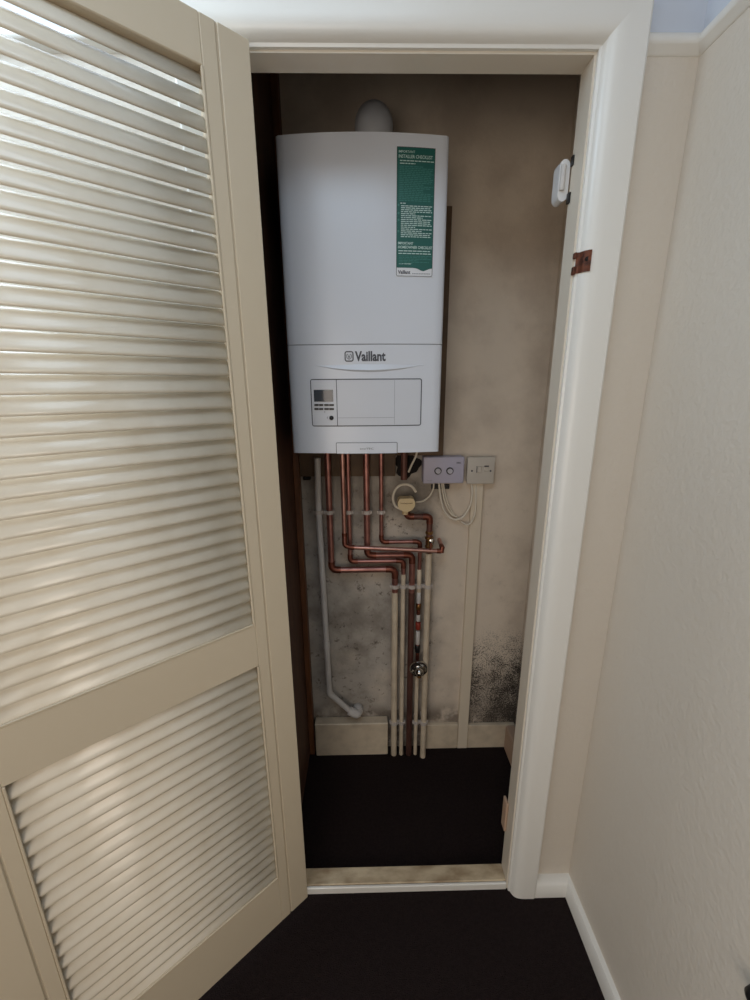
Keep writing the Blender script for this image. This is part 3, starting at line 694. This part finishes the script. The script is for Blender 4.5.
# cables
def cable(label, pts, r, m='cable'):
    bm = tube(bmesh.new(), smooth_path([P(x, y, Yc) for x, y, Yc in [(q[0], q[1], q[2]-0.025) for q in pts]]), r, 10)
    return tag(autosmooth(obj('cable', bm, m), 60), label, 'cable')
cable('cream cable ring looped round the yellowed valve head', [(416, 492, .478), (411.5, 486.3, .476), (405.5, 484.4, .474), (399, 486, .474), (394.6, 491, .474), (393, 498.5, .474), (395.5, 506, .476), (401, 509.5, .478)], 0.0042)
cable('thin white cable curving from control box left to the valve head', [(433.8, 482, .515), (433.2, 489, .515), (429.5, 496, .512), (423, 501, .505), (416.0, 502.2, .488)], 0.0030)
cable('white cable hanging from control box in a loop to the fused switch', [(439, 482, .52), (440, 494, .518), (442.5, 506, .518), (447.5, 515.5, .518), (455.5, 519.5, .518), (464, 516, .514), (470.2, 505, .512), (472, 494, .514), (471.6, 484, .522)], 0.0038)
cable('thin white cable hanging just inside the larger switch loop', [(441.5, 482, .524), (443.5, 496, .526), (447.5, 508, .526), (452.5, 515, .526), (457, 516.8, .526)], 0.0029)
cable('slack white cable drooping lowest beneath the control box', [(443, 482, .528), (446, 498, .530), (452, 512, .530), (461, 521.5, .530), (468.0, 524.6, .512), (473, 519.5, .510), (475.6, 508, .510), (475.8, 484, .522)], 0.0029)
cable('white cable coming down from under the boiler beside copper stub', [(417.5, 450, .47), (415.5, 457, .48), (411.5, 465, .49), (408.6, 472, .50)], 0.0034)
tag(obj('terminal_strip', mkbox(-0.180, -0.118, 0.503, YB-0.0005, P(440, 489, .505).z, P(440, 484.5, .505).z, bev=0.001), 'black'), 'small dark terminal strip below the control box', 'terminal')
# hole in the plaster behind the stub: its shade as a flat dark disc
hc = P(407, 465, YB)
bm = bmesh.new(); ring = []
for k in range(28):
    a = 2*math.pi*k/28; rr = 1+0.16*math.sin(3*a+1)+0.08*math.sin(7*a); ring.append((hc.x+math.cos(a)*0.044*rr, hc.z+math.sin(a)*0.042*rr))
prism(bm, ring, lambda a, b, c: (a, c, b), YB-0.0015, YB-0.0003)
obj('dark_hole', bm, 'hole', bk)
# nail in the board and marks
nl = P(309.5, 478.5, 0.495); tag(obj('bracket', mkbox(nl.x-0.022, nl.x+0.004, 0.494, YB-0.0005, nl.z-0.006, nl.z+0.006, bev=0.002), 'hole'), 'small dark bracket under the backing board beside waste pipe', 'bracket')

# ------------------------------------------------------------------ small ironmongery on the frame
ct = empty('cupboard_catch', (0, 0.07, 1.81)); tag(ct, 'white plastic roller catch high on the right door lining', 'catch')
zt_, zb_ = atx(571, 162, -0.004).z, atx(560, 205, -0.012).z
cA, cB = 1.868, 1.788
cA = aty(567, 162, 0.060).z; cB = aty(560, 204, 0.060).z
pl = []
for (cy, cz, a0) in ((-0.012, cA-0.012, 0), (-0.012, cB+0.012, 180)):
    for k in range(9):
        a = math.radians(a0+k*22.5); pl.append((cy+math.cos(a)*0.010, cz+math.sin(a)*0.012))
bm = prism(bmesh.new(), pl, lambda a, b, c: (a, c, b), 0.0485, 0.076)
bmesh.ops.bevel(bm, geom=[e for e in bm.edges if e.calc_face_angle(0) > 1.2], offset=0.003, segments=2, affect='EDGES')
inv(autosmooth(obj('catch_body', bm, 'catch', ct), 35))
inv(autosmooth(obj('roller', lathe(bmesh.new(), [(0.0045, 0), (0.005, 0.002), (0.005, 0.040), (0.0045, 0.042)], (-0.0155, 0.0465, cB+0.018), 'Z', 14), 'pvc', ct), 40))
inv(obj('mounting_leg', mkbox(-0.004, 0.0, 0.038, 0.0472, cB-0.006, cB+0.012), 'black', ct))
inv(obj('mounting_leg', mkbox(-0.003, 0.0, 0.038, 0.0472, cA-0.014, cA+0.002), 'black', ct))
# rusty strike plate let into the casing edge
sc = aty(580.5, 262, -0.016)
sp = empty('strike_plate', (sc.x, sc.y, sc.z)); tag(sp, 'rusty brown strike plate let into the right casing edge', 'strike plate')
za, zb2 = sc.z-0.018, sc.z+0.018
pl = [(0.002, -0.008), (0.0080, -0.0105), (0.0115, -0.0200), (0.0180, -0.0262), (0.0225, -0.0275), (0.0225, -0.0240), (0.010, -0.010), (0.004, -0.004)]
inv(obj('plate', prism(bmesh.new(), pl, lambda a, b, c: (a, b, c), za, zb2), 'rust', sp))
inv(obj('lip', mkbox(-0.0015, 0.0034, -0.011, -0.001, za-0.002, za+0.012, bev=0.001), 'rust', sp))
inv(obj('lip', mkbox(-0.0015, 0.0034, -0.011, -0.001, zb2-0.010, zb2, bev=0.001), 'rust', sp))
inv(obj('screw', lathe(bmesh.new(), [(0.004, 0.002), (0.004, -0.001)], (0.0165, -0.0245, sc.z+0.003), 'Y', 12), 'hole', sp))
# lower wooden catch block on the lining
zq0, zq1 = aty(506, 825, 0.055).z, aty(506, 798, 0.055).z
tag(obj('stop_block', mkbox(-0.008, -0.0002, 0.035, 0.0640, zq0, zq1, bev=0.003, seg=2), 'pink'), 'small pinkish wooden stop block low on the right lining', 'block')
# black rounded buffer on the right wall near the camera
kb = atx(752, 1000, XW-0.02)
tag(autosmooth(obj('wall_knob', lathe(bmesh.new(), [(0.016, 0.0), (0.016, -0.010), (0.013, -0.020), (0.006, -0.024), (0.001, -0.0245)], (XW, kb.y, kb.z), 'X', 20), 'black'), 50), 'black round buffer on the hall wall at lower right', 'knob')
